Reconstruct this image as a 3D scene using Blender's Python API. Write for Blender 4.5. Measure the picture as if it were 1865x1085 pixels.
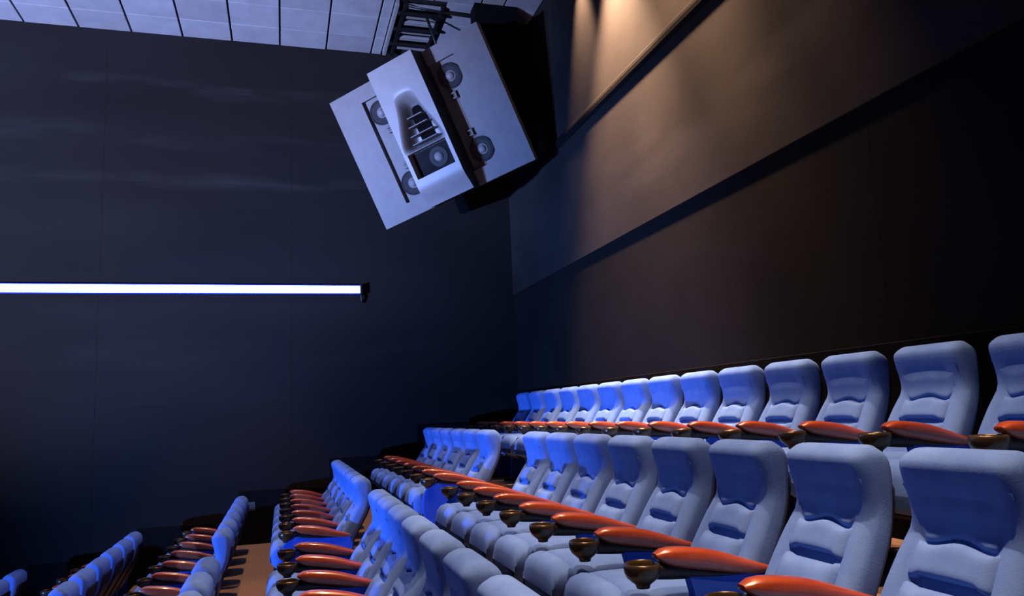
import bpy, math, random
from mathutils import Matrix, Vector

for o in list(bpy.data.objects):
    bpy.data.objects.remove(o, do_unlink=True)
scene = bpy.context.scene
COL = scene.collection
random.seed(7)

# ------------------------------------------------------------------ camera
RCAM = Matrix(((0.9582341, -0.00115372, -0.28598264),
               (-0.28282439, -0.15208162, -0.9470383),
               (-0.04240008, 0.98836727, -0.14605609)))
cd = bpy.data.cameras.new('camera')
cam = bpy.data.objects.new('camera', cd)
COL.objects.link(cam)
cd.sensor_fit = 'HORIZONTAL'
cd.sensor_width = 36.0
cd.lens = 1398.0 / 1865.0 * 36.0
cd.clip_start = 0.05
cam.matrix_world = RCAM.to_4x4()
scene.camera = cam

# ------------------------------------------------------------------ view + world
scene.view_settings.view_transform = 'Standard'
scene.view_settings.look = 'None'
scene.view_settings.gamma = 1.0
scene.view_settings.use_curve_mapping = False
scene.view_settings.exposure = 0.0
world = bpy.data.worlds.new('world')
scene.world = world
world.use_nodes = True
bg = world.node_tree.nodes['Background']
bg.inputs[0].default_value = (0.25, 0.38, 1.0, 1)
bg.inputs[1].default_value = 0.012

# ------------------------------------------------------------------ light levels
BLUE = (0.11, 0.30, 1.0)          # stage flood
LEDC = (0.17, 0.35, 1.0)          # wall light strip
WARM = (1.0, 0.59, 0.35)          # halogen house lights
LED_STRENGTH = 42.0
FLOOD_POWER = 9000.0
HOUSE = [  # x, y, watts, cone degrees
    (1.32, 0.6, 1500, 45), (1.32, 2.2, 1500, 45), (1.32, 3.8, 1400, 45), (1.32, 5.5, 900, 44),
    (-0.3, 8.8, 1050, 50), (-0.4, 5.6, 550, 50),
]
WASH = [(3.13, 7.75, 1300, 42), (2.94, 6.8, 7200, 54), (2.94, 5.6, 3600, 54), (2.94, 4.5, 1400, 48)]
PALE_FILL = (0.43, 0.51, 1.0)          # added unseen fill lamp, brightens side wall, ceiling and speaker
FILL_POWER = 22000.0

# room frame: camera eye at the origin, x towards the back wall, y along the rows, z up
YW = 11.0        # side wall with the light strip
XW = 3.354       # back wall
ZC = 5.42        # ceiling
YN = -6.0        # opposite side wall
XF = -12.0       # screen end
ROWS = {'A': (3.065, 0.242), 'B': (1.883, -0.163), 'C': (0.67, -0.525),
        'D': (-0.50, -0.90), 'E': (-1.70, -1.23), 'F': (-2.90, -1.55)}
SEAT_TOP = 1.05


# ------------------------------------------------------------------ materials
def mat(name, color, rough=0.6, metal=0.0, spec=0.5, noise=None, bump=None, coat=0.0,
        sheen=0.0, color2=None, stretch=(1, 1, 1), emit=None, estr=0.0):
    m = bpy.data.materials.new(name)
    m.use_nodes = True
    nt = m.node_tree
    b = nt.nodes['Principled BSDF']
    b.inputs['Base Color'].default_value = (*color, 1)
    b.inputs['Roughness'].default_value = rough
    b.inputs['Metallic'].default_value = metal
    b.inputs['Specular IOR Level'].default_value = spec
    b.inputs['Coat Weight'].default_value = coat
    b.inputs['Coat Roughness'].default_value = 0.12
    b.inputs['Sheen Weight'].default_value = sheen
    if emit:
        b.inputs['Emission Color'].default_value = (*emit, 1)
        b.inputs['Emission Strength'].default_value = estr
    if noise or bump:
        tc = nt.nodes.new('ShaderNodeTexCoord')
        mp = nt.nodes.new('ShaderNodeMapping')
        mp.inputs['Scale'].default_value = stretch
        nt.links.new(tc.outputs['Object'], mp.inputs['Vector'])
    if noise:
        n = nt.nodes.new('ShaderNodeTexNoise')
        n.inputs['Scale'].default_value = noise
        n.inputs['Detail'].default_value = 6
        nt.links.new(mp.outputs['Vector'], n.inputs['Vector'])
        r = nt.nodes.new('ShaderNodeValToRGB')
        r.color_ramp.elements[0].position = 0.32
        r.color_ramp.elements[1].position = 0.72
        r.color_ramp.elements[0].color = (*color, 1)
        r.color_ramp.elements[1].color = (*(color2 or color), 1)
        nt.links.new(n.outputs['Fac'], r.inputs['Fac'])
        nt.links.new(r.outputs['Color'], b.inputs['Base Color'])
    if bump:
        n2 = nt.nodes.new('ShaderNodeTexNoise')
        n2.inputs['Scale'].default_value = bump[0]
        n2.inputs['Detail'].default_value = 4
        nt.links.new(mp.outputs['Vector'], n2.inputs['Vector'])
        bp = nt.nodes.new('ShaderNodeBump')
        bp.inputs['Strength'].default_value = bump[1]
        bp.inputs['Distance'].default_value = bump[2]
        nt.links.new(n2.outputs['Fac'], bp.inputs['Height'])
        nt.links.new(bp.outputs['Normal'], b.inputs['Normal'])
    return m


M = {}
M['fabric'] = mat('blue_velour', (0.075, 0.17, 0.50), 0.85, spec=0.2, noise=9, color2=(0.10, 0.215, 0.58),
                  bump=(160, 0.25, 0.004))
M['fabric_dark'] = mat('blue_panel_cloth', (0.02, 0.072, 0.44), 0.9, spec=0.12, noise=14, color2=(0.024, 0.084, 0.5))
M['wood'] = mat('cherry_lacquer', (0.22, 0.034, 0.012), 0.34, noise=16, color2=(0.32, 0.062, 0.021),
                stretch=(0.35, 3, 3), coat=0.7)
M['bronze'] = mat('bronze_cup', (0.035, 0.025, 0.014), 0.3, metal=0.4, noise=20, color2=(0.055, 0.038, 0.02))
M['black'] = mat('black_plastic', (0.006, 0.006, 0.008), 0.45, spec=0.35, noise=30, color2=(0.009, 0.009, 0.011))
M['matt_black'] = mat('matt_black_paint', (0.004, 0.004, 0.005), 0.95, spec=0.05, noise=12, color2=(0.006, 0.006, 0.007))
M['carpet'] = mat('brown_carpet', (0.19, 0.125, 0.09), 0.95, spec=0.1, noise=40, color2=(0.28, 0.185, 0.13),
                  bump=(220, 0.5, 0.006))
M['tile'] = mat('ceiling_tile', (0.25, 0.26, 0.29), 0.9, noise=3.5, color2=(0.31, 0.32, 0.35), bump=(90, 0.2, 0.004))
M['tile_b'] = mat('ceiling_tile_grey', (0.22, 0.23, 0.255), 0.9, noise=4.5, color2=(0.275, 0.28, 0.305), bump=(90, 0.2, 0.004))
M['tile_tan'] = mat('ceiling_strip_tan', (0.26, 0.26, 0.24), 0.9, noise=5, color2=(0.32, 0.31, 0.28))
M['void'] = mat('ceiling_void', (0.012, 0.012, 0.014), 0.95, spec=0.1, noise=4, color2=(0.02, 0.02, 0.022))
M['grey'] = mat('speaker_grey', (0.14, 0.132, 0.134), 0.6, noise=7, color2=(0.165, 0.156, 0.158), bump=(60, 0.08, 0.003))
M['grey_gloss'] = mat('horn_grey', (0.25, 0.235, 0.235), 0.38, noise=6, color2=(0.28, 0.265, 0.26), spec=0.3)
M['cone'] = mat('speaker_cone', (0.03, 0.03, 0.034), 0.65, spec=0.2, noise=18, color2=(0.042, 0.042, 0.047))
M['cap'] = mat('dust_cap', (0.22, 0.22, 0.235), 0.35, noise=12, color2=(0.27, 0.27, 0.28))
M['steel'] = mat('galvanised_steel', (0.40, 0.41, 0.43), 0.4, metal=0.5, noise=25, color2=(0.5, 0.51, 0.52))
M['plate'] = mat('grey_plate', (0.06, 0.06, 0.055), 0.7, noise=30, color2=(0.08, 0.08, 0.072))
M['channel'] = mat('glow_blue_channel', (0.004, 0.012, 0.35), 0.7, noise=10, color2=(0.004, 0.015, 0.4))  # blue colour stands in for the glow along the strip's edges
M['tube'] = mat('led_diffuser', (0.8, 0.85, 0.9), 0.4, emit=LEDC, estr=LED_STRENGTH)
M['lens'] = mat('lamp_lens', (0.8, 0.8, 0.8), 0.3, emit=WARM, estr=8.0)
M['lens_blue'] = mat('flood_lens', (0.6, 0.7, 0.9), 0.3, emit=BLUE, estr=8.0)


def wall_mat(name, c1, c2, dust, seams):
    """dark wall cloth with soft streaks of dust settled on the panel seams"""
    m = mat(name, c1, 0.92, spec=0.12, noise=1.1, color2=c2, stretch=(0.35, 0.8, 1.0), bump=(130, 0.25, 0.004))
    nt = m.node_tree
    b = nt.nodes['Principled BSDF']
    geo = nt.nodes.new('ShaderNodeNewGeometry')
    sep = nt.nodes.new('ShaderNodeSeparateXYZ')
    nt.links.new(geo.outputs['Position'], sep.inputs[0])
    mp = nt.nodes.new('ShaderNodeMapping')
    mp.inputs['Scale'].default_value = (0.45, 0.45, 2.4)
    nt.links.new(geo.outputs['Position'], mp.inputs['Vector'])
    n = nt.nodes.new('ShaderNodeTexNoise')
    n.inputs['Scale'].default_value = 1.6
    n.inputs['Detail'].default_value = 5
    nt.links.new(mp.outputs['Vector'], n.inputs['Vector'])
    last = None
    for z, wdt, amp in seams:
        sub = nt.nodes.new('ShaderNodeMath'); sub.operation = 'SUBTRACT'
        nt.links.new(sep.outputs['Z'], sub.inputs[0]); sub.inputs[1].default_value = z
        ab = nt.nodes.new('ShaderNodeMath'); ab.operation = 'ABSOLUTE'
        nt.links.new(sub.outputs[0], ab.inputs[0])
        mr = nt.nodes.new('ShaderNodeMapRange'); mr.interpolation_type = 'SMOOTHERSTEP'
        mr.inputs[1].default_value = 0.0; mr.inputs[2].default_value = wdt
        mr.inputs[3].default_value = amp; mr.inputs[4].default_value = 0.0
        nt.links.new(ab.outputs[0], mr.inputs[0])
        if last is None:
            last = mr.outputs[0]
        else:
            ad = nt.nodes.new('ShaderNodeMath'); ad.operation = 'MAXIMUM'
            nt.links.new(last, ad.inputs[0]); nt.links.new(mr.outputs[0], ad.inputs[1])
            last = ad.outputs[0]
    r = nt.nodes.new('ShaderNodeMapRange')
    r.inputs[1].default_value = 0.45; r.inputs[2].default_value = 0.72
    nt.links.new(n.outputs['Fac'], r.inputs[0])
    mu = nt.nodes.new('ShaderNodeMath'); mu.operation = 'MULTIPLY'
    nt.links.new(last, mu.inputs[0]); nt.links.new(r.outputs[0], mu.inputs[1])
    mx = nt.nodes.new('ShaderNodeMix'); mx.data_type = 'RGBA'
    old = b.inputs['Base Color'].links[0].from_socket
    nt.links.new(mu.outputs[0], mx.inputs[0])
    nt.links.new(old, mx.inputs[6])
    mx.inputs[7].default_value = (*dust, 1)
    nt.links.new(mx.outputs[2], b.inputs['Base Color'])
    return m


M['wall'] = wall_mat('side_wall_cloth', (0.0095, 0.0088, 0.0092), (0.0135, 0.0125, 0.013), (0.036, 0.033, 0.034),
                     [(4.65, 0.22, 0.6), (4.63, 0.035, 1.0), (3.32, 0.2, 0.45), (3.31, 0.03, 0.8), (3.9, 0.3, 0.25), (0.95, 0.25, 0.2)])
M['wall_low'] = mat('back_wall_cloth_dimmed', (0.010, 0.0092, 0.009), 0.95, spec=0.05, noise=1.4, color2=(0.014, 0.0127, 0.0122), bump=(130, 0.25, 0.004))  # darker copy of the back wall cloth; weaker light put into the colour
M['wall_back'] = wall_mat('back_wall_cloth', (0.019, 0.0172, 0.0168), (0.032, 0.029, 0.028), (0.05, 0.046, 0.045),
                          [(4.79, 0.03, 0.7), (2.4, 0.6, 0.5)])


# ------------------------------------------------------------------ mesh helpers
class MB:
    def __init__(self):
        self.v, self.f = [], []

    def add(self, vs, fs):
        b = len(self.v)
        self.v += [tuple(p) for p in vs]
        self.f += [tuple(i + b for i in q) for q in fs]
        return self

    def box(self, x0, x1, y0, y1, z0, z1):
        return self.add([(x0, y0, z0), (x1, y0, z0), (x1, y1, z0), (x0, y1, z0),
                         (x0, y0, z1), (x1, y0, z1), (x1, y1, z1), (x0, y1, z1)],
                        [(0, 3, 2, 1), (4, 5, 6, 7), (0, 1, 5, 4), (1, 2, 6, 5), (2, 3, 7, 6), (3, 0, 4, 7)])

    def bbox(self, x0, x1, y0, y1, z0, z1, c):
        """box with chamfered edges on every side"""
        base = len(self.v)
        idx = {}
        vs, fs = [], []
        X, Y, Z = (x0, x1), (y0, y1), (z0, z1)
        sg = (1, -1)
        for i in (0, 1):
            for j in (0, 1):
                for k in (0, 1):
                    for a in range(3):
                        p = [X[i] + sg[i] * c, Y[j] + sg[j] * c, Z[k] + sg[k] * c]
                        p[a] = (X[i], Y[j], Z[k])[a]
                        idx[(i, j, k, a)] = len(vs); vs.append(p)
        g = lambda i, j, k, a: idx[(i, j, k, a)]
        for a in range(3):
            for s in (0, 1):
                q = []
                for (m, n) in ((0, 0), (1, 0), (1, 1), (0, 1)):
                    t = [m, n]; t.insert(a, s)
                    q.append(g(*t, a))
                flip = (s == 0) ^ (a == 1)
                fs.append(tuple(reversed(q)) if flip else tuple(q))
        for a in range(3):
            b1, b2 = [d for d in range(3) if d != a]
            for m in (0, 1):
                for n in (0, 1):
                    t0 = [0, 0, 0]; t0[b1] = m; t0[b2] = n
                    t1 = list(t0); t1[a] = 1
                    q = [g(*t0, b1), g(*t1, b1), g(*t1, b2), g(*t0, b2)]
                    fs.append(tuple(q))
        for i in (0, 1):
            for j in (0, 1):
                for k in (0, 1):
                    fs.append((g(i, j, k, 0), g(i, j, k, 1), g(i, j, k, 2)))
        self.add(vs, fs)
        return self

    def loft(self, rings, cap=True):
        n = len(rings[0])
        vs = [p for r in rings for p in r]
        fs = []
        for i in range(len(rings) - 1):
            for j in range(n):
                k = (j + 1) % n
                fs.append((i * n + j, i * n + k, (i + 1) * n + k, (i + 1) * n + j))
        if cap:
            fs.append(tuple(range(n - 1, -1, -1)))
            fs.append(tuple((len(rings) - 1) * n + j for j in range(n)))
        return self.add(vs, fs)

    def lathe(self, prof, seg=20, c=(0, 0, 0), axis='z', cap=False):
        rings = []
        for r, h in prof:
            ring = []
            for k in range(seg):
                a = 2 * math.pi * k / seg
                if axis == 'z':
                    ring.append((c[0] + r * math.cos(a), c[1] + r * math.sin(a), c[2] + h))
                elif axis == 'x':
                    ring.append((c[0] + h, c[1] + r * math.cos(a), c[2] + r * math.sin(a)))
                else:
                    ring.append((c[0] + r * math.sin(a), c[1] + h, c[2] + r * math.cos(a)))
            rings.append(ring)
        return self.loft(rings, cap)

    def tube(self, pts, r, seg=8):
        rings = []
        for i, p in enumerate(pts):
            p = Vector(p)
            d = (Vector(pts[min(i + 1, len(pts) - 1)]) - Vector(pts[max(i - 1, 0)])).normalized()
            up = Vector((0, 0, 1)) if abs(d.z) < 0.9 else Vector((1, 0, 0))
            s = d.cross(up).normalized(); t = s.cross(d)
            rings.append([p + r * (math.cos(2 * math.pi * k / seg) * s + math.sin(2 * math.pi * k / seg) * t) for k in range(seg)])
        return self.loft(rings)

    def grid(self, rows, close=False):
        n = len(rows[0])
        vs = [p for r in rows for p in r]
        fs = [(i * n + j, i * n + j + 1, (i + 1) * n + j + 1, (i + 1) * n + j) for i in range(len(rows) - 1) for j in range(n - 1)]
        return self.add(vs, fs)

    def mesh(self, name, material, smooth=False, angle=None):
        me = bpy.data.meshes.new(name)
        me.from_pydata(self.v, [], self.f)
        me.validate()
        import bmesh
        bm = bmesh.new(); bm.from_mesh(me)
        bmesh.ops.recalc_face_normals(bm, faces=bm.faces)
        bm.to_mesh(me); bm.free()
        for m in (material if isinstance(material, (list, tuple)) else [material]):
            me.materials.append(m)
        if smooth:
            me.shade_smooth()
            if angle:
                me.set_sharp_from_angle(angle=math.radians(angle))
        return me

    def build(self, name, material, parent=None, smooth=False, angle=None):
        return link(name, self.mesh(name, material, smooth, angle), parent)


def link(name, data, parent=None, loc=None):
    o = bpy.data.objects.new(name, data)
    COL.objects.link(o)
    if parent:
        o.parent = parent
    if loc:
        o.location = loc
    return o


def tag(o, label, cat, group=None):
    o['label'] = label; o['category'] = cat
    if group:
        o['group'] = group
    return o


def struct(o, label=None):
    o['kind'] = 'structure'
    if label:
        o['label'] = label
    return o


def lerp_table(tab, z):
    if z <= tab[0][0]:
        return tab[0][1]
    for (a, x0), (b, x1) in zip(tab, tab[1:]):
        if z <= b:
            t = (z - a) / (b - a)
            return x0 + (x1 - x0) * t
    return tab[-1][1]


def smooth_table(tab, z):
    """Catmull-Rom through a table sorted by its first value"""
    if z <= tab[0][0]: return tab[0][1]
    if z >= tab[-1][0]: return tab[-1][1]
    for i in range(len(tab) - 1):
        if z <= tab[i + 1][0]:
            x1, y1 = tab[i]; x2, y2 = tab[i + 1]
            x0, y0 = tab[i - 1] if i > 0 else (2 * x1 - x2, 2 * y1 - y2)
            x3, y3 = tab[i + 2] if i + 2 < len(tab) else (2 * x2 - x1, 2 * y2 - y1)
            m1 = (y2 - y0) / (x2 - x0); m2 = (y3 - y1) / (x3 - x1)
            h = x2 - x1; t = (z - x1) / h
            return ((2 * t**3 - 3 * t**2 + 1) * y1 + (t**3 - 2 * t**2 + t) * h * m1 + (-2 * t**3 + 3 * t**2) * y2 + (t**3 - t**2) * h * m2)


def sstep(a, b, x):
    t = max(0.0, min(1.0, (x - a) / (b - a)))
    return t * t * (3 - 2 * t)


# ------------------------------------------------------------------ room shell
order = ['A', 'B', 'C', 'D', 'E', 'F']
floors = {k: ROWS[k][1] - SEAT_TOP for k in order}
riser = {k: ROWS[k][0] - 0.08 for k in order}          # riser tucked under each reclining back
fm = MB()
for i, k in enumerate(order):
    x1 = XW + 0.1 if i == 0 else riser[k]
    x0 = riser[order[i + 1]] if i + 1 < len(order) else XF
    fm.box(x0, x1, YN, YW + 0.05, -3.1, floors[k])
struct(fm.build('floor', M['carpet']), 'stepped auditorium floor covered in brown carpet')

# far side wall, panelled in horizontal courses
w = MB().box(XF, XW + 0.3, YW + 0.03, YW + 0.2, -3.1, ZC + 0.2).build('wall_left', M['matt_black'])
struct(w, 'dark grey cloth side wall carrying the light strip')
courses = [(-2.7, 0.2595), (0.26, 1.638), (1.6385, 3.3145), (3.315, 4.6445), (4.645, ZC + 0.02)]
xs = [XF, -9.5, -7.1, -4.7, -2.3, 0.12, 2.5, XW + 0.05]
for ci, (z0, z1) in enumerate(courses):
    for a, b in zip(xs, xs[1:]):
        MB().bbox(a + 0.0003, b - 0.0003, YW + random.uniform(0.0, 0.002), YW + 0.04, z0, z1, 0.0015).build('wall_panel', M['wall'], w)

# back wall: upper cladding stands a little proud of the lower wall
w = MB().box(XW + 0.10, XW + 0.3, YN, YW + 0.05, -3.1, ZC + 0.2).build('wall_back', M['matt_black'])
struct(w, 'dark cloth back wall behind the top row of seats')
ys = [YN, -3.6, -1.2, 1.2, 3.6, 6.0, 8.4, YW - 0.002]
for a, b in zip(ys, ys[1:]):
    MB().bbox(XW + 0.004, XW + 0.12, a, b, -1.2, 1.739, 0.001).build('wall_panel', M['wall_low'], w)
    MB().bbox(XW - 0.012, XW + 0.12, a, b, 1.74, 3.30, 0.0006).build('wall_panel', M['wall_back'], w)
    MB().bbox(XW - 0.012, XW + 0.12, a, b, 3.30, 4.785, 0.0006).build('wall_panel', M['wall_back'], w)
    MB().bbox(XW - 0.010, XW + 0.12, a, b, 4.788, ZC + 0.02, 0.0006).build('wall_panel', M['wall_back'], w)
# rounded moulding along the back wall
prof = [(0.0, -0.07), (-0.018, -0.066), (-0.03, -0.04), (-0.034, 0.0), (-0.03, 0.035), (-0.015, 0.06), (0.0, 0.065)]
mm = MB().loft([[(XW - 0.012 + x, y, 3.33 + z) for x, z in prof] for y in (YN, YW - 0.004)])
struct(mm.build('trim_1', M['wall_low']), 'rounded dark moulding along the back wall')

struct(MB().box(XF, XW + 0.3, YN - 0.2, YN, -3.1, ZC + 0.2).build('wall_right', M['wall']), 'dark cloth side wall across the hall')
struct(MB().box(XF - 0.2, XF, YN, YW + 0.1, -3.1, ZC + 0.2).build('wall_front', M['matt_black']), 'black wall at the screen end')

# black dado boards, stepped with the tiers on the side wall, and along the back wall
tn = 2
for i, k in enumerate(order):
    x1 = XW + 0.02 if i == 0 else riser[k] + 0.02
    x0 = (riser[order[i + 1]] + 0.02) if i + 1 < len(order) else -6.0
    z1 = floors[k] + 0.68
    MBX = MB().bbox(x0, x1, YW - 0.03, YW + 0.001, floors[k] - 0.35, z1, 0.004)
    struct(MBX.build('trim_%d' % tn, M['matt_black']), 'black dado board low on the side wall'); tn += 1
struct(MB().bbox(XW - 0.004, XW + 0.04, YN, YW - 0.031, -1.0, 0.30, 0.004).build('trim_%d' % tn, M['matt_black']),
       'black dado board behind the top row'); tn += 1

# ceiling with tiles
ce = MB().box(XF, XW + 0.3, YN, YW + 0.2, ZC + 0.03, ZC + 0.2).build('ceiling', M['void'])
struct(ce, 'suspended ceiling of pale square tiles')
tx = 0.655; ty = 0.578
xe = [-0.045 + tx * i for i in range(-9, 3)]
cols = list(zip(xe, xe[1:])) + [(xe[-1], 1.92), (1.92, 2.55), (2.55, 2.86), (2.86, XW - 0.012)]
cols = [c for c in cols if c[1] > c[0] + 0.05]
ye = [YW, 10.49] + [10.49 - ty * i for i in range(1, 8)]
HX0, HX1, HY0, HY1 = 1.42, 2.10, 9.42, 10.92
for ci, (a, b) in enumerate(cols):
    for (d, c) in zip(ye, ye[1:]):
        x0, x1 = a + 0.012, b - 0.012
        y0, y1 = c + 0.005, d - 0.005
        if x1 > HX0 and x0 < HX1 and y1 > HY0 and y0 < HY1:
            if x0 < HX0 - 0.1:
                x1 = HX0 - 0.01
            elif x1 > HX1 + 0.1:
                x0 = HX1 + 0.01
            else:
                continue
        dz = random.uniform(-0.003, 0.003)
        m = M['tile_tan'] if abs(a - 2.55) < 0.01 else (M['tile'] if random.random() < 0.75 else M['tile_b'])
        MB().bbox(x0, x1, y0, y1, ZC + dz, ZC + 0.028, 0.004).build('ceiling_tile', m, ce)
# the plain rest of the ceiling, beyond the tiles in view
for (x0, x1, y0, y1) in [(XF, xe[0], YN, YW), (xe[0], XW, YN, ye[-1])]:
    MB().box(x0, x1, y0, y1, ZC, ZC + 0.029).build('ceiling_field', M['tile'], ce)

# ------------------------------------------------------------------ light strip on the side wall
def light_strip(label):
    t = link('light_strip', None, None, (1.05, YW - 0.014, 1.806)); tag(t, label, 'light strip')
    L = -9.0
    MB().bbox(L, 0.0, -0.05, 0.0, -0.066, 0.066, 0.004).build('channel', M['channel'], t)
    ring = lambda x: [(x, -0.05 - 0.02 * math.cos(a) ** 0.5 if math.cos(a) > 0 else -0.05, 0.05 * math.sin(a)) for a in [math.radians(d) for d in range(-90, 91, 15)]]
    MB().loft([ring(L + 0.01), ring(-0.004)]).build('diffuser', M['tube'], t, smooth=True, angle=50)
    MB().bbox(0.0, 0.035, -0.09, 0.0, -0.075, 0.072, 0.006).build('end_cap', M['black'], t)
    MB().tube([(0.02, -0.04, -0.06), (0.024, -0.045, -0.12), (0.03, -0.03, -0.16), (0.03, -0.012, -0.19)], 0.018).build('cable', M['black'], t, smooth=True)
    return t
light_strip('long glowing blue-white light strip on the dark side wall')


# ------------------------------------------------------------------ lamps
def aim(o, target):
    d = Vector(target) - o.location
    o.rotation_euler = d.to_track_quat('-Z', 'Y').to_euler()


def downlight(x, y, watts, cone, label, group, blend, tilt=0.0):
    t = link('ceiling_downlight', None, None, (x, y, ZC)); tag(t, label, 'lamp', group)
    MB().lathe([(0.05, 0.0), (0.09, 0.0), (0.095, -0.012), (0.075, -0.02), (0.06, -0.012), (0.05, 0.0)], 20).build('trim_ring', M['steel'], t, smooth=True, angle=40)
    MB().lathe([(0.0005, -0.006), (0.058, -0.006), (0.058, -0.001), (0.0005, -0.001)], 20, cap=True).build('lens', M['lens'], t)
    ld = bpy.data.lights.new('halogen', 'SPOT'); ld.energy = watts; ld.color = WARM
    ld.spot_size = math.radians(cone); ld.spot_blend = blend; ld.shadow_soft_size = 0.06
    lo = link('halogen', ld, t, (0, 0, -0.03))
    lo.rotation_euler = (0, -math.radians(tilt), 0)
    return t


for i, (x, y, wt, cn) in enumerate(HOUSE):
    downlight(x, y, wt, cn, 'small round halogen downlight recessed in the ceiling above the seats', 'house downlights', 0.35)
for i, (x, y, wt, cn) in enumerate(WASH):
    downlight(x, y, wt, cn, 'small round halogen downlight recessed in the ceiling beside the back wall', 'wall-washing downlights', 1.0, 8.0)

# blue stage flood and added pale fill lamp, on low stands, out of view
def flood_lamp(x, y, label, color, watts, size, blend, target):
    fl = link('flood_lamp', None, None, (x, y, floors['F'])); tag(fl, label, 'lamp')
    MB().lathe([(0.16, 0.0), (0.16, 0.02), (0.02, 0.03), (0.018, 0.62)], 16, cap=True).build('stand', M['black'], fl, smooth=True, angle=40)
    d = (Vector(target) - Vector((x, y, floors['F'] + 0.72))).normalized()
    q = d.to_track_quat('X', 'Z')
    hd = MB().lathe([(0.06, -0.22), (0.10, -0.2), (0.13, 0.0), (0.13, 0.05)], 20, (0, 0, 0), 'x').build('housing', M['black'], fl, smooth=True, angle=40)
    hd.location = (0, 0, 0.72); hd.rotation_mode = 'QUATERNION'; hd.rotation_quaternion = q
    MB().lathe([(0.001, 0.03), (0.12, 0.03)], 20, (0, 0, 0), 'x').build('lens', M['lens_blue'], hd)
    ld = bpy.data.lights.new('flood', 'SPOT'); ld.energy = watts; ld.color = color
    ld.spot_size = math.radians(size); ld.spot_blend = blend; ld.shadow_soft_size = 0.10
    lo = link('flood', ld, fl, Vector((0, 0, 0.72)) + d * 0.09)
    lo.rotation_euler = d.to_track_quat('-Z', 'Y').to_euler()


flood_lamp(-9.2, 2.6, 'black stage lamp at the screen end throwing blue light on the seats', BLUE, FLOOD_POWER, 50, 0.7, (1.0, 8.9, -0.7))
flood_lamp(-9.2, 1.6, 'added pale fill lamp at the screen end brightening side wall, ceiling and loudspeaker', PALE_FILL, FILL_POWER, 50, 1.0, (-2.3, 11.0, 4.3))

# ------------------------------------------------------------------ cinema seat, facing -x, origin on the floor below the headrest front
FRONT = [(0.40, -0.285), (0.50, -0.232), (0.58, -0.186), (0.68, -0.128), (0.76, -0.080), (0.82, -0.042), (0.88, -0.042), (0.94, -0.056), (1.00, -0.070), (1.05, -0.060)]
REAR = [(0.34, -0.175), (0.47, -0.105), (0.53, -0.075), (0.63, -0.02), (0.74, 0.042), (0.82, 0.074), (0.90, 0.086), (0.98, 0.088), (1.04, 0.07)]
HALF = [(0.40, 0.235), (0.60, 0.235), (0.72, 0.225), (0.84, 0.207), (0.95, 0.205), (1.05, 0.20)]


def fx(z): return smooth_table(FRONT, z)
def rx(z): return smooth_table(REAR, z)
def hw(z): return smooth_table(HALF, z)


def back_mesh():
    m = MB(); rings = []
    zs = [0.42, 0.47, 0.52, 0.57, 0.62, 0.66, 0.70, 0.74, 0.78, 0.81, 0.84, 0.87, 0.90, 0.94, 0.97, 0.992] + [0.998 + 0.052 * math.sin(math.radians(d)) for d in (12, 24, 36, 48, 60, 72, 84, 90)]
    for z in zs:
        # cross-section tied to the front height; the rear sits lower where the back reclines
        k = max(0.0, 1 - (z - 0.6) / 0.25) if z > 0.6 else 1.0
        zr = z - 0.045 * min(1.0, k)
        xf, xr, h = fx(z), rx(zr), hw(z)
        sa = max(0.0, min(1.0, (z - 0.998) / 0.052))
        e = 1 - math.sqrt(max(0.0, 1 - sa * sa))
        xf += 0.056 * e; xr -= 0.045 * e; h -= 0.042 * e
        rc = min(0.046, (xr - xf) * 0.45)
        dep = 0.022 * (1 - sstep(0.84, 0.92, z)) * sstep(0.42, 0.50, z)      # hollow behind the pads
        ring = []
        N = 14
        for i in range(N + 1):
            y = -(h - rc) + 2 * (h - rc) * i / N
            a = max(0.0, 1 - (abs(y) / (h - 0.075)) ** 8) if abs(y) < h - 0.075 else 0.0
            ring.append((xf + dep * a, y, z))
        for d in (20, 45, 70):
            a = math.radians(d); ring.append((xf + rc - rc * math.cos(a), h - rc + rc * math.sin(a), z + (zr - z) * 0.05))
        for s in (0.35, 0.7):
            ring.append((xf + (xr - xf) * s, h, z + (zr - z) * s))
        for d in (20, 60):
            a = math.radians(d); ring.append((xr - rc + rc * math.sin(a), h - rc + rc * math.cos(a), zr))
        for i in range(5):
            ring.append((xr, (h - rc) * (1 - 2 * i / 4), zr))
        for d in (60, 20):
            a = math.radians(d); ring.append((xr - rc + rc * math.sin(a), -(h - rc + rc * math.cos(a)), zr))
        for s in (0.7, 0.35):
            ring.append((xf + (xr - xf) * s, -h, z + (zr - z) * s))
        for d in (70, 45, 20):
            a = math.radians(d); ring.append((xf + rc - rc * math.cos(a), -(h - rc + rc * math.sin(a)), z + (zr - z) * 0.05))
        rings.append(ring)
    m.loft(rings)
    return m.mesh('backrest', M['fabric'], smooth=True, angle=70)


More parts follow.
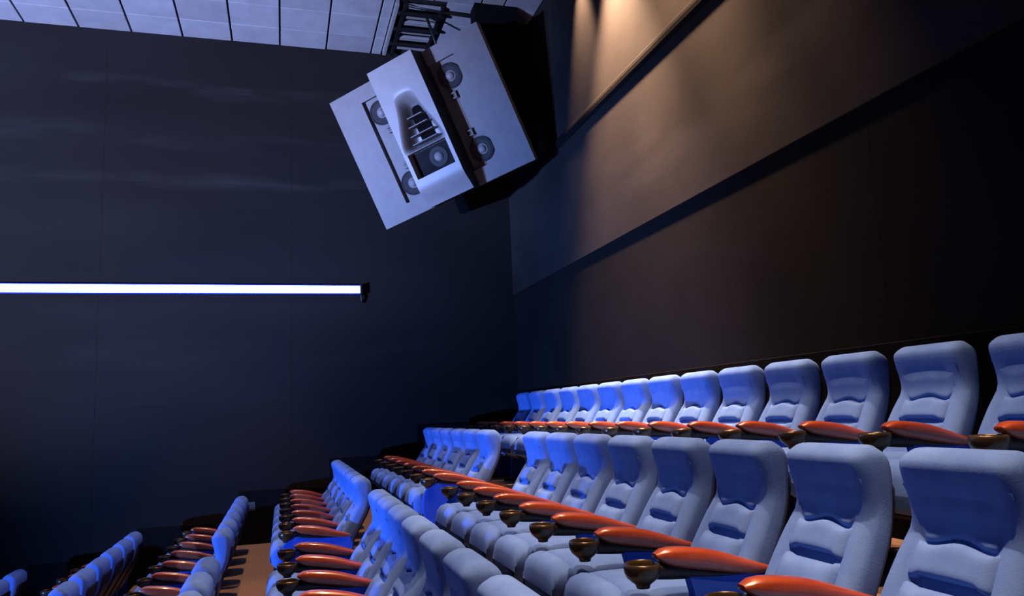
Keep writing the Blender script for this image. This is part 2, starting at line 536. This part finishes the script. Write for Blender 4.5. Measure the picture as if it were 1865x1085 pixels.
def pad_mesh(name, ylim, zlo, zhi, hgt, n=16, mz=12, base=0.03, lean=0.0, power=3.0, soft_top=False):
    """closed puffy pad lying on the front of the backrest between heights zlo(y) and zhi(y)"""
    m = MB(); fr, bk = [], []
    for j in range(mz + 1):
        t = j / mz
        r1, r2 = [], []
        for i in range(n + 1):
            s = -1 + 2 * i / n
            y = s * ylim
            z0, z1 = zlo(y), zhi(y)
            z = z0 + (z1 - z0) * t
            q = 2 * t - 1
            e = max(0.0, 1 - abs(s) ** power) ** 0.5 * max(0.0, 1 - abs(q) ** power) ** 0.5
            sink = 0.018
            if soft_top and q > 0:
                e = max(0.0, 1 - abs(s) ** power) ** 0.5 * (1 - sstep(0.1, 1.0, q)); sink = 0.004 + 0.014 * (1 - q)
            slope = (fx(z + 0.01) - fx(z - 0.01)) / 0.02
            nx, nz = -1.0, slope
            l = math.hypot(nx, nz); nx /= l; nz /= l
            d = hgt * e + lean * (t - 0.3) * e
            r1.append((fx(z) + sink * (1 - e) * (1.0 if not soft_top else 0.7) + nx * d, y, z + nz * d))
            r2.append((fx(z) + base, y, z))
        fr.append(r1); bk.append(r2)
    m.grid(fr)
    W = n + 1; H = mz + 1
    nb = len(m.v)
    m.v += [p for r in bk for p in r]
    per = [(0, i) for i in range(W)] + [(j, W - 1) for j in range(1, H)] + [(H - 1, i) for i in range(W - 2, -1, -1)] + [(j, 0) for j in range(H - 2, 0, -1)]
    for a, b in zip(per, per[1:] + per[:1]):
        ia, ib = a[0] * W + a[1], b[0] * W + b[1]
        m.f.append((ia, ib, nb + ib, nb + ia))
    return m.mesh(name, M['fabric'], smooth=True, angle=75)


def wave(y):
    a = abs(y)
    return 0.786 + 0.009 * math.cos(math.pi * min(a, 0.13) / 0.105) + 1.1 * max(0.0, a - 0.125)


def cushion_mesh():
    m = MB(); rings = []
    st = [(-0.775, 0.30), (-0.772, 0.62), (-0.76, 0.82), (-0.735, 0.95), (-0.70, 1.0), (-0.68, 0.985), (-0.668, 0.91), (-0.656, 0.985), (-0.60, 1.0), (-0.5, 0.99), (-0.38, 0.97), (-0.26, 0.93), (-0.17, 0.86)]
    for x, k in st:
        zt = 0.37 + (0.555 - 0.37) * k
        zb = 0.395 - (0.055 if x > -0.70 else 0.055 * max(0.0, 1 - (-(x) - 0.70) / 0.075))
        if x < -0.7: zb = 0.345 + 0.07 * ((-x - 0.70) / 0.075) ** 2
        h = 0.237 - (0.03 * ((-x - 0.72) / 0.055) ** 2 if x < -0.72 else 0)
        ring = []
        rc = 0.035
        for i in range(13):
            s = -1 + 2 * i / 12
            y = s * (h - rc * 0.4)
            ring.append((x, y, zt - 0.028 * abs(s) ** 3.5))
        ring.append((x, h, zt - 0.05)); ring.append((x, h, (zt + zb) / 2)); ring.append((x, h - 0.02, zb))
        ring.append((x, 0.0, zb - 0.005))
        ring.append((x, -h + 0.02, zb)); ring.append((x, -h, (zt + zb) / 2)); ring.append((x, -h, zt - 0.05))
        rings.append(ring)
    m.loft(rings)
    return m.mesh('seat_cushion', M['fabric'], smooth=True, angle=60)


def arm_mesh():
    m = MB(); rings = []
    N = 15
    for i in range(N + 1):
        t = i / N
        x = -0.588 + 0.47 * t
        zt = smooth_table([(0, 0.680), (0.05, 0.694), (0.18, 0.698), (0.5, 0.675), (0.85, 0.622), (1.0, 0.598)], t)
        zb = smooth_table([(0, 0.664), (0.05, 0.648), (0.15, 0.628), (0.5, 0.597), (0.85, 0.572), (1.0, 0.574)], t)
        hy = smooth_table([(0, 0.022), (0.04, 0.034), (0.15, 0.042), (0.6, 0.043), (0.9, 0.036), (1.0, 0.024)], t)
        zc, hz = (zt + zb) / 2, (zt - zb) / 2
        ring = []
        for k in range(14):
            a = 2 * math.pi * k / 14
            cy, sz = math.cos(a), math.sin(a)
            p = 0.72
            ring.append((x, hy * math.copysign(abs(cy) ** p, cy), zc + hz * math.copysign(abs(sz) ** p, sz)))
        rings.append(ring)
    m.loft(rings)
    return m.mesh('armrest', M['wood'], smooth=True, angle=60)


def cup_mesh():
    m = MB()
    m.lathe([(0.0005, 0.566), (0.024, 0.566), (0.027, 0.578), (0.040, 0.588), (0.056, 0.602), (0.065, 0.620), (0.067, 0.640), (0.065, 0.650),
             (0.060, 0.653), (0.056, 0.650), (0.055, 0.636), (0.048, 0.612), (0.030, 0.600), (0.0005, 0.598)], 24, (-0.640, 0, 0))
    return m.mesh('cup_holder', M['bronze'], smooth=True, angle=60)


def bracket_mesh():
    m = MB(); rings = []
    for x, z, hy, hz in [(-0.60, 0.612, 0.022, 0.020), (-0.575, 0.620, 0.025, 0.032), (-0.53, 0.618, 0.028, 0.034), (-0.46, 0.606, 0.030, 0.026), (-0.36, 0.592, 0.030, 0.016), (-0.22, 0.582, 0.028, 0.010)]:
        rings.append([(x, hy * math.cos(a), z + hz * math.sin(a)) for a in [2 * math.pi * k / 10 for k in range(10)]])
    m.loft(rings)
    return m.mesh('bracket', M['black'], smooth=True, angle=60)


def panel_mesh(end=True):
    out = [(-0.585, 0.645), (-0.602, 0.62), (-0.625, 0.585), (-0.660, 0.55), (-0.682, 0.51), (-0.692, 0.46), (-0.692, 0.39), (-0.680, 0.32), (-0.655, 0.25), (-0.60, 0.17), (-0.53, 0.10), (-0.50, 0.02),
           (-0.18, 0.02), (-0.16, 0.10), (-0.12, 0.25), (-0.09, 0.40), (-0.085, 0.52), (-0.105, 0.585), (-0.25, 0.592), (-0.40, 0.61), (-0.50, 0.635)]
    if not end:
        out = [(-0.475, 0.622), (-0.462, 0.58), (-0.45, 0.53), (-0.445, 0.46), (-0.45, 0.36), (-0.465, 0.24), (-0.48, 0.10), (-0.48, 0.02),
               (-0.18, 0.02), (-0.16, 0.10), (-0.12, 0.25), (-0.09, 0.40), (-0.085, 0.52), (-0.105, 0.585), (-0.25, 0.592), (-0.40, 0.608)]
    n = len(out)
    cxx = sum(p[0] for p in out) / n; czz = sum(p[1] for p in out) / n
    m = MB()
    rings = []
    for y, sc in ((-0.024, 0.965), (-0.018, 1.0), (0.018, 1.0), (0.024, 0.965)):
        rings.append([(cxx + (x - cxx) * sc, y, czz + (z - czz) * sc) for x, z in out])
    m.loft(rings)
    return m.mesh('side_panel', M['fabric_dark'])


def shell_mesh():
    """black moulded cover on the rear of the backrest"""
    m = MB(); rings = []
    for z in [0.33, 0.40, 0.48, 0.56, 0.64, 0.72, 0.79, 0.85, 0.90, 0.93]:
        x = rx(z); h = min(0.20, hw(z + 0.045) - 0.02)
        e = 0.02 if z in (0.33, 0.93) else 0.0
        ring = [(x - 0.006, -h + e, z), (x + 0.012, -h + e + 0.012, z), (x + 0.018, 0, z), (x + 0.012, h - e - 0.012, z), (x - 0.006, h - e, z)]
        rings.append(ring)
    m.loft(rings)
    return m.mesh('back_shell', M['black'], smooth=True, angle=50)


def base_mesh():
    m = MB()
    m.bbox(-0.69, -0.18, -0.20, 0.20, 0.315, 0.36, 0.012)
    return m.mesh('seat_pan', M['black'])


def foot_mesh():
    m = MB()
    m.bbox(-0.56, -0.12, -0.035, 0.035, 0.0, 0.03, 0.006)
    return m.mesh('floor_foot', M['black'])


ME = dict(
    backrest=back_mesh(),
    headrest=pad_mesh('headrest', 0.186, lambda y: wave(y) + 0.005, lambda y: 0.945, 0.006, n=22, mz=18, lean=0.0, power=4.0, soft_top=True),
    shoulder=pad_mesh('shoulder_pad', 0.150, lambda y: 0.690 - 0.011 * sstep(0.095, 0.12, abs(y)), lambda y: min(wave(y), 0.80) - 0.004, 0.014, power=5.0),
    lumbar=pad_mesh('lumbar_pad', 0.152, lambda y: 0.47, lambda y: 0.662 + 0.011 * sstep(0.095, 0.12, abs(y)), 0.024, power=5.0),
    cushion=cushion_mesh(), arm=arm_mesh(), cup=cup_mesh(), bracket=bracket_mesh(), panel=panel_mesh(), inner=panel_mesh(False),
    shell=shell_mesh(), pan=base_mesh(), foot=foot_mesh())

ORD = ['zeroth', 'first', 'second', 'third', 'fourth', 'fifth', 'sixth', 'seventh', 'eighth', 'ninth', 'tenth', 'eleventh', 'twelfth',
       'thirteenth', 'fourteenth', 'fifteenth', 'sixteenth']


def add_arm(t, y, end=False):
    arm = link('armrest', ME['arm'], t, (0, y, 0)); arm['label'] = 'glossy reddish wooden armrest'
    cup = link('cup_holder', ME['cup'], t, (0, y, 0)); cup['label'] = 'bronze bowl-shaped cup holder'
    link('bracket', ME['bracket'], cup)
    pan = link('side_panel', ME['panel' if end else 'inner'], t, (0, y, 0))
    link('floor_foot', ME['foot'], pan)


def seat(row, y, pitch, label, group, both=False, near_end=False):
    X, Z = ROWS[row]
    t = link('cinema_chair', None, None, (X, y, Z - SEAT_TOP)); tag(t, label, 'chair', group)
    b = link('backrest', ME['backrest'], t)
    link('shoulder_pad', ME['shoulder'], b); link('lumbar_pad', ME['lumbar'], b)
    s = link('back_shell', ME['shell'], b); s['label'] = 'black rear cover'
    link('headrest', ME['headrest'], t)
    c = link('seat_cushion', ME['cushion'], t)
    link('seat_pan', ME['pan'], c)
    add_arm(t, -pitch / 2, near_end)
    if both:
        add_arm(t, pitch / 2, True)
    return t


ROWNAME = {'B': 'second row from back wall', 'C': 'third row from back wall', 'D': 'fourth row from back wall',
           'E': 'fifth row from back wall', 'F': 'sixth row from back wall'}
# top row, unbroken along the back wall
ysA = [2.48 + 0.56 * k for k in range(13, -2, -1)]
for i, y in enumerate(ysA):
    seat('A', y, 0.56, 'blue cinema chair, top row against back wall, %s from side wall' % ORD[i + 1], 'seats of the top row', i == 0)
# block between the side wall and the aisle
for r in 'BCDEF':
    for i in range(6):
        seat(r, 10.26 - 0.60 * i, 0.60, 'blue cinema chair, %s, wall-side block, %s from side wall' % (ROWNAME[r], ORD[i + 1]),
             'seats in the block by the side wall', i == 0, i == 5)
# block on the other side of the aisle
for r, n in (('B', 9), ('C', 7), ('D', 6)):
    for i in range(n):
        seat(r, 5.72 - 0.56 * i, 0.56, 'blue cinema chair, %s, block across the aisle, %s from aisle' % (ROWNAME[r], ORD[i + 1]),
             'seats in the block across the aisle', i == 0)

# ------------------------------------------------------------------ big loudspeaker in the corner
U = Vector((0.7348858886, -0.6252136452, 0.2627748629))
V = Vector((0.4113373002, 0.1028459162, -0.9056623780))
Nn = Vector((-0.5392071552, -0.7736476041, -0.3327537053))
CS = Vector((1.7711999652, 9.1763923400, 3.5576220010))
HWs, HHs = 1.1202, 0.8962
sp = link('cinema_loudspeaker', None); tag(sp, 'large grey fronted loudspeaker hung tilted in the ceiling corner', 'loudspeaker')
sp.matrix_world = Matrix(((U.x, -V.x, Nn.x, CS.x), (U.y, -V.y, Nn.y, CS.y), (U.z, -V.z, Nn.z, CS.z), (0, 0, 0, 1)))
inv = sp.matrix_world.inverted()


def lw(x, y, z):
    return tuple(inv @ Vector((x, y, z)))


# cabinet: rectangular front, rear cut to stand against the back wall
fr = [(-HWs, HHs, -0.13), (HWs, HHs, -0.13), (HWs, -HHs, -0.13), (-HWs, -HHs, -0.13)]
fr2 = [(-HWs, HHs, -0.02), (HWs, HHs, -0.02), (HWs, -HHs, -0.02), (-HWs, -HHs, -0.02)]
bk = [lw(1.5, 10.80, 5.1), lw(3.235, 9.32, 5.22), lw(3.245, 9.25, 3.36), lw(1.85, 10.80, 4.2)]
MB().loft([bk, fr]).build('cabinet', M['matt_black'], sp)
rim = MB()
OW, OH = 0.70, 0.70
# baffle frame with a window, standing in front of the recessed board
def frame(mb, ow, oh, iw, ih, z0, z1):
    o = [(-ow, -oh), (ow, -oh), (ow, oh), (-ow, oh)]; i = [(-iw, -ih), (iw, -ih), (iw, ih), (-iw, ih)]
    vs = [(x, y, z) for z in (z0, z1) for (x, y) in o + i]
    fs = []
    for a in range(4):
        b = (a + 1) % 4
        fs += [(8 + a, 8 + b, 8 + 4 + b, 8 + 4 + a), (a, 4 + a, 4 + b, b), (a, b, 8 + b, 8 + a), (4 + a, 8 + 4 + a, 8 + 4 + b, 4 + b)]
    mb.add(vs, fs)
frame(rim, HWs, HHs, OW, OH, -0.13, 0.0)
rim.build('baffle', M['grey'], sp)
MB().box(-OW - 0.02, OW + 0.02, -OH - 0.02, OH + 0.02, -0.128, -0.07).build('recessed_board', M['grey'], sp)
for sx in (-1, 1):
    for sy in (-1, 1):
        cx_, cy_ = sx * 0.525, sy * 0.49
        wf = MB().lathe([(0.158, -0.07), (0.160, -0.05), (0.148, -0.042), (0.132, -0.055), (0.12, -0.05), (0.09, -0.062), (0.05, -0.076), (0.045, -0.075)], 32, (cx_, cy_, 0)).build('woofer', M['cone'], sp, smooth=True, angle=40)
        MB().lathe([(0.056, -0.074), (0.050, -0.050), (0.035, -0.030), (0.015, -0.02), (0.0005, -0.018)], 24, (cx_, cy_, 0)).build('dust_cap', M['cap'], wf, smooth=True)
        bx = sx * 0.48; by = sy * 0.25
        cl = MB().bbox(bx - 0.05, bx + 0.05, by - 0.05, by + 0.05, -0.07, -0.045, 0.004).build('clamp', M['black'], sp)
        h = MB()
        for yy in (-0.03, 0.03):
            h.box(bx - 0.055, bx + 0.03, by + yy - 0.008, by + yy + 0.008, -0.047, -0.02)
        h.box(bx + 0.02, bx + 0.036, by - 0.038, by + 0.038, -0.047, -0.02)
        h.build('clip', M['grey'], cl)

# horn module standing proud in the middle; v runs down, so local y = -v
PW, PN = 0.325, 0.33
us = sorted([-PW + 0.0125 * i for i in range(26)] + [-0.27]) + [0.0]
us = us + [-x for x in reversed(us[:-1])]
vs_ = [-0.90 + 0.05 * i for i in range(8)] + [-0.50 + 0.02 * i for i in range(36)] + [0.209, 0.212, 0.30, 0.40, 0.53, 0.533, 0.56, 0.60, 0.65, 0.70, 0.75, 0.80, 0.85, 0.90]


def horn(u, v):
    n = PN
    if 0.2115 < v < 0.5315 and abs(u) < 0.2715:
        return 0.20
    wid = 0.06 + 0.15 * sstep(-0.45, 0.2, v)
    flare = sstep(0.0, 1.0, (wid + 0.09 - abs(u)) / 0.13)
    g = sstep(-0.50, -0.30, v) * (1 - sstep(0.12, 0.205, v))
    n -= 0.25 * flare * g
    if v > 0.60:
        n -= 0.09 * sstep(0.60, 0.90, v) ** 1.5
    return n
rows_ = [[(u, -v, horn(u, v)) for u in us] for v in vs_]
hm = MB().grid(rows_)
W = len(us); H = len(vs_)
per = [(0, i) for i in range(W)] + [(j, W - 1) for j in range(1, H)] + [(H - 1, i) for i in range(W - 2, -1, -1)] + [(j, 0) for j in range(H - 2, 0, -1)]
hmod = hm.build('horn_panel', M['grey_gloss'], sp, smooth=True, angle=35)
sk = MB()
for (a, b) in zip(per, per[1:] + per[:1]):
    p, q = rows_[a[0]][a[1]], rows_[b[0]][b[1]]
    sk.add([p, q, (q[0], q[1], -0.06), (p[0], p[1], -0.06)], [(0, 1, 2, 3)])
sk.build('horn_housing', M['black'], sp)
MB().bbox(-0.10, 0.10, -0.12, 0.38, 0.082, 0.10, 0.004).build('throat', M['matt_black'], hmod)
for v in (-0.20, -0.09, 0.02, 0.12):
    hwid = 0.07 + 0.11 * sstep(-0.45, 0.2, v)
    MB().bbox(-hwid, hwid, -v - 0.007, -v + 0.007, 0.095, 0.275, 0.002).build('vane', M['grey'], hmod)
# lower window with its own driver
MB().bbox(-0.268, 0.268, -0.528, -0.216, 0.195, 0.205, 0.002).build('driver_board', M['void'], hmod)
wf = MB().lathe([(0.125, 0.205), (0.125, 0.22), (0.11, 0.225), (0.07, 0.212), (0.045, 0.208)], 28, (0.06, -0.37, 0)).build('driver', M['cone'], hmod, smooth=True, angle=40)
MB().lathe([(0.062, 0.207), (0.055, 0.235), (0.03, 0.258), (0.0005, 0.264)], 24, (0.06, -0.37, 0)).build('driver_cap', M['cap'], hmod, smooth=True)

# hanging steelwork in the ceiling opening above the speaker
hf = link('hanging_frame', None, None, (1.76, 10.15, ZC)); tag(hf, 'dark steel hanging frame with pale rungs beside the loudspeaker', 'bracket')
for dx in (-0.31, -0.20, 0.29):
    MB().bbox(dx - 0.025, dx + 0.025, -0.72, 0.75, -0.06, 0.02, 0.005).build('rail', M['black'] if dx != -0.31 else M['steel'], hf)
for dy in (-0.66, -0.40, -0.22, 0.02, 0.22, 0.50):
    MB().bbox(-0.22, 0.30, dy - 0.045, dy + 0.045, -0.04, 0.0, 0.005).build('rung', M['steel'], hf)
for dy in (-0.54, -0.10, 0.34):
    MB().bbox(-0.28, 0.34, dy - 0.03, dy + 0.03, -0.09, -0.045, 0.005).build('cross_bar', M['black'], hf)
MB().tube([(-0.2, -0.70, -0.03), (0.3, -0.64, -0.05), (0.9, -0.62, -0.06), (1.15, -0.60, -0.07)], 0.022).build('strut', M['black'], hf, smooth=True)
MB().tube([(0.10, -0.5, -0.03), (0.22, -0.45, -0.35), (0.30, -0.40, -0.55)], 0.02).build('strut', M['black'], hf, smooth=True)
yk = MB().add([lw(2.45, 9.25, 4.9), lw(3.0, 9.25, 4.9), lw(3.0, 9.5, 4.9), lw(2.45, 9.5, 4.9), lw(2.45, 9.25, ZC - 0.003), lw(3.05, 9.25, ZC - 0.003), lw(3.05, 9.5, ZC - 0.003), lw(2.45, 9.5, ZC - 0.003)],
              [(0, 3, 2, 1), (4, 5, 6, 7), (0, 1, 5, 4), (1, 2, 6, 5), (2, 3, 7, 6), (3, 0, 4, 7)])
yk.build('mounting_yoke', M['matt_black'], sp)

# small plate on the black dado
wp = link('wall_plate', None, None, (-0.40, YW - 0.03, -1.09)); tag(wp, 'small square grey grille plate on the black dado', 'wall plate')
MB().bbox(-0.055, 0.055, -0.012, 0.0, -0.055, 0.055, 0.004).build('plate', M['plate'], wp)
for k in range(4):
    MB().box(-0.04, 0.04, -0.015, -0.011, -0.036 + 0.02 * k, -0.028 + 0.02 * k).build('slot', M['cone'], wp)
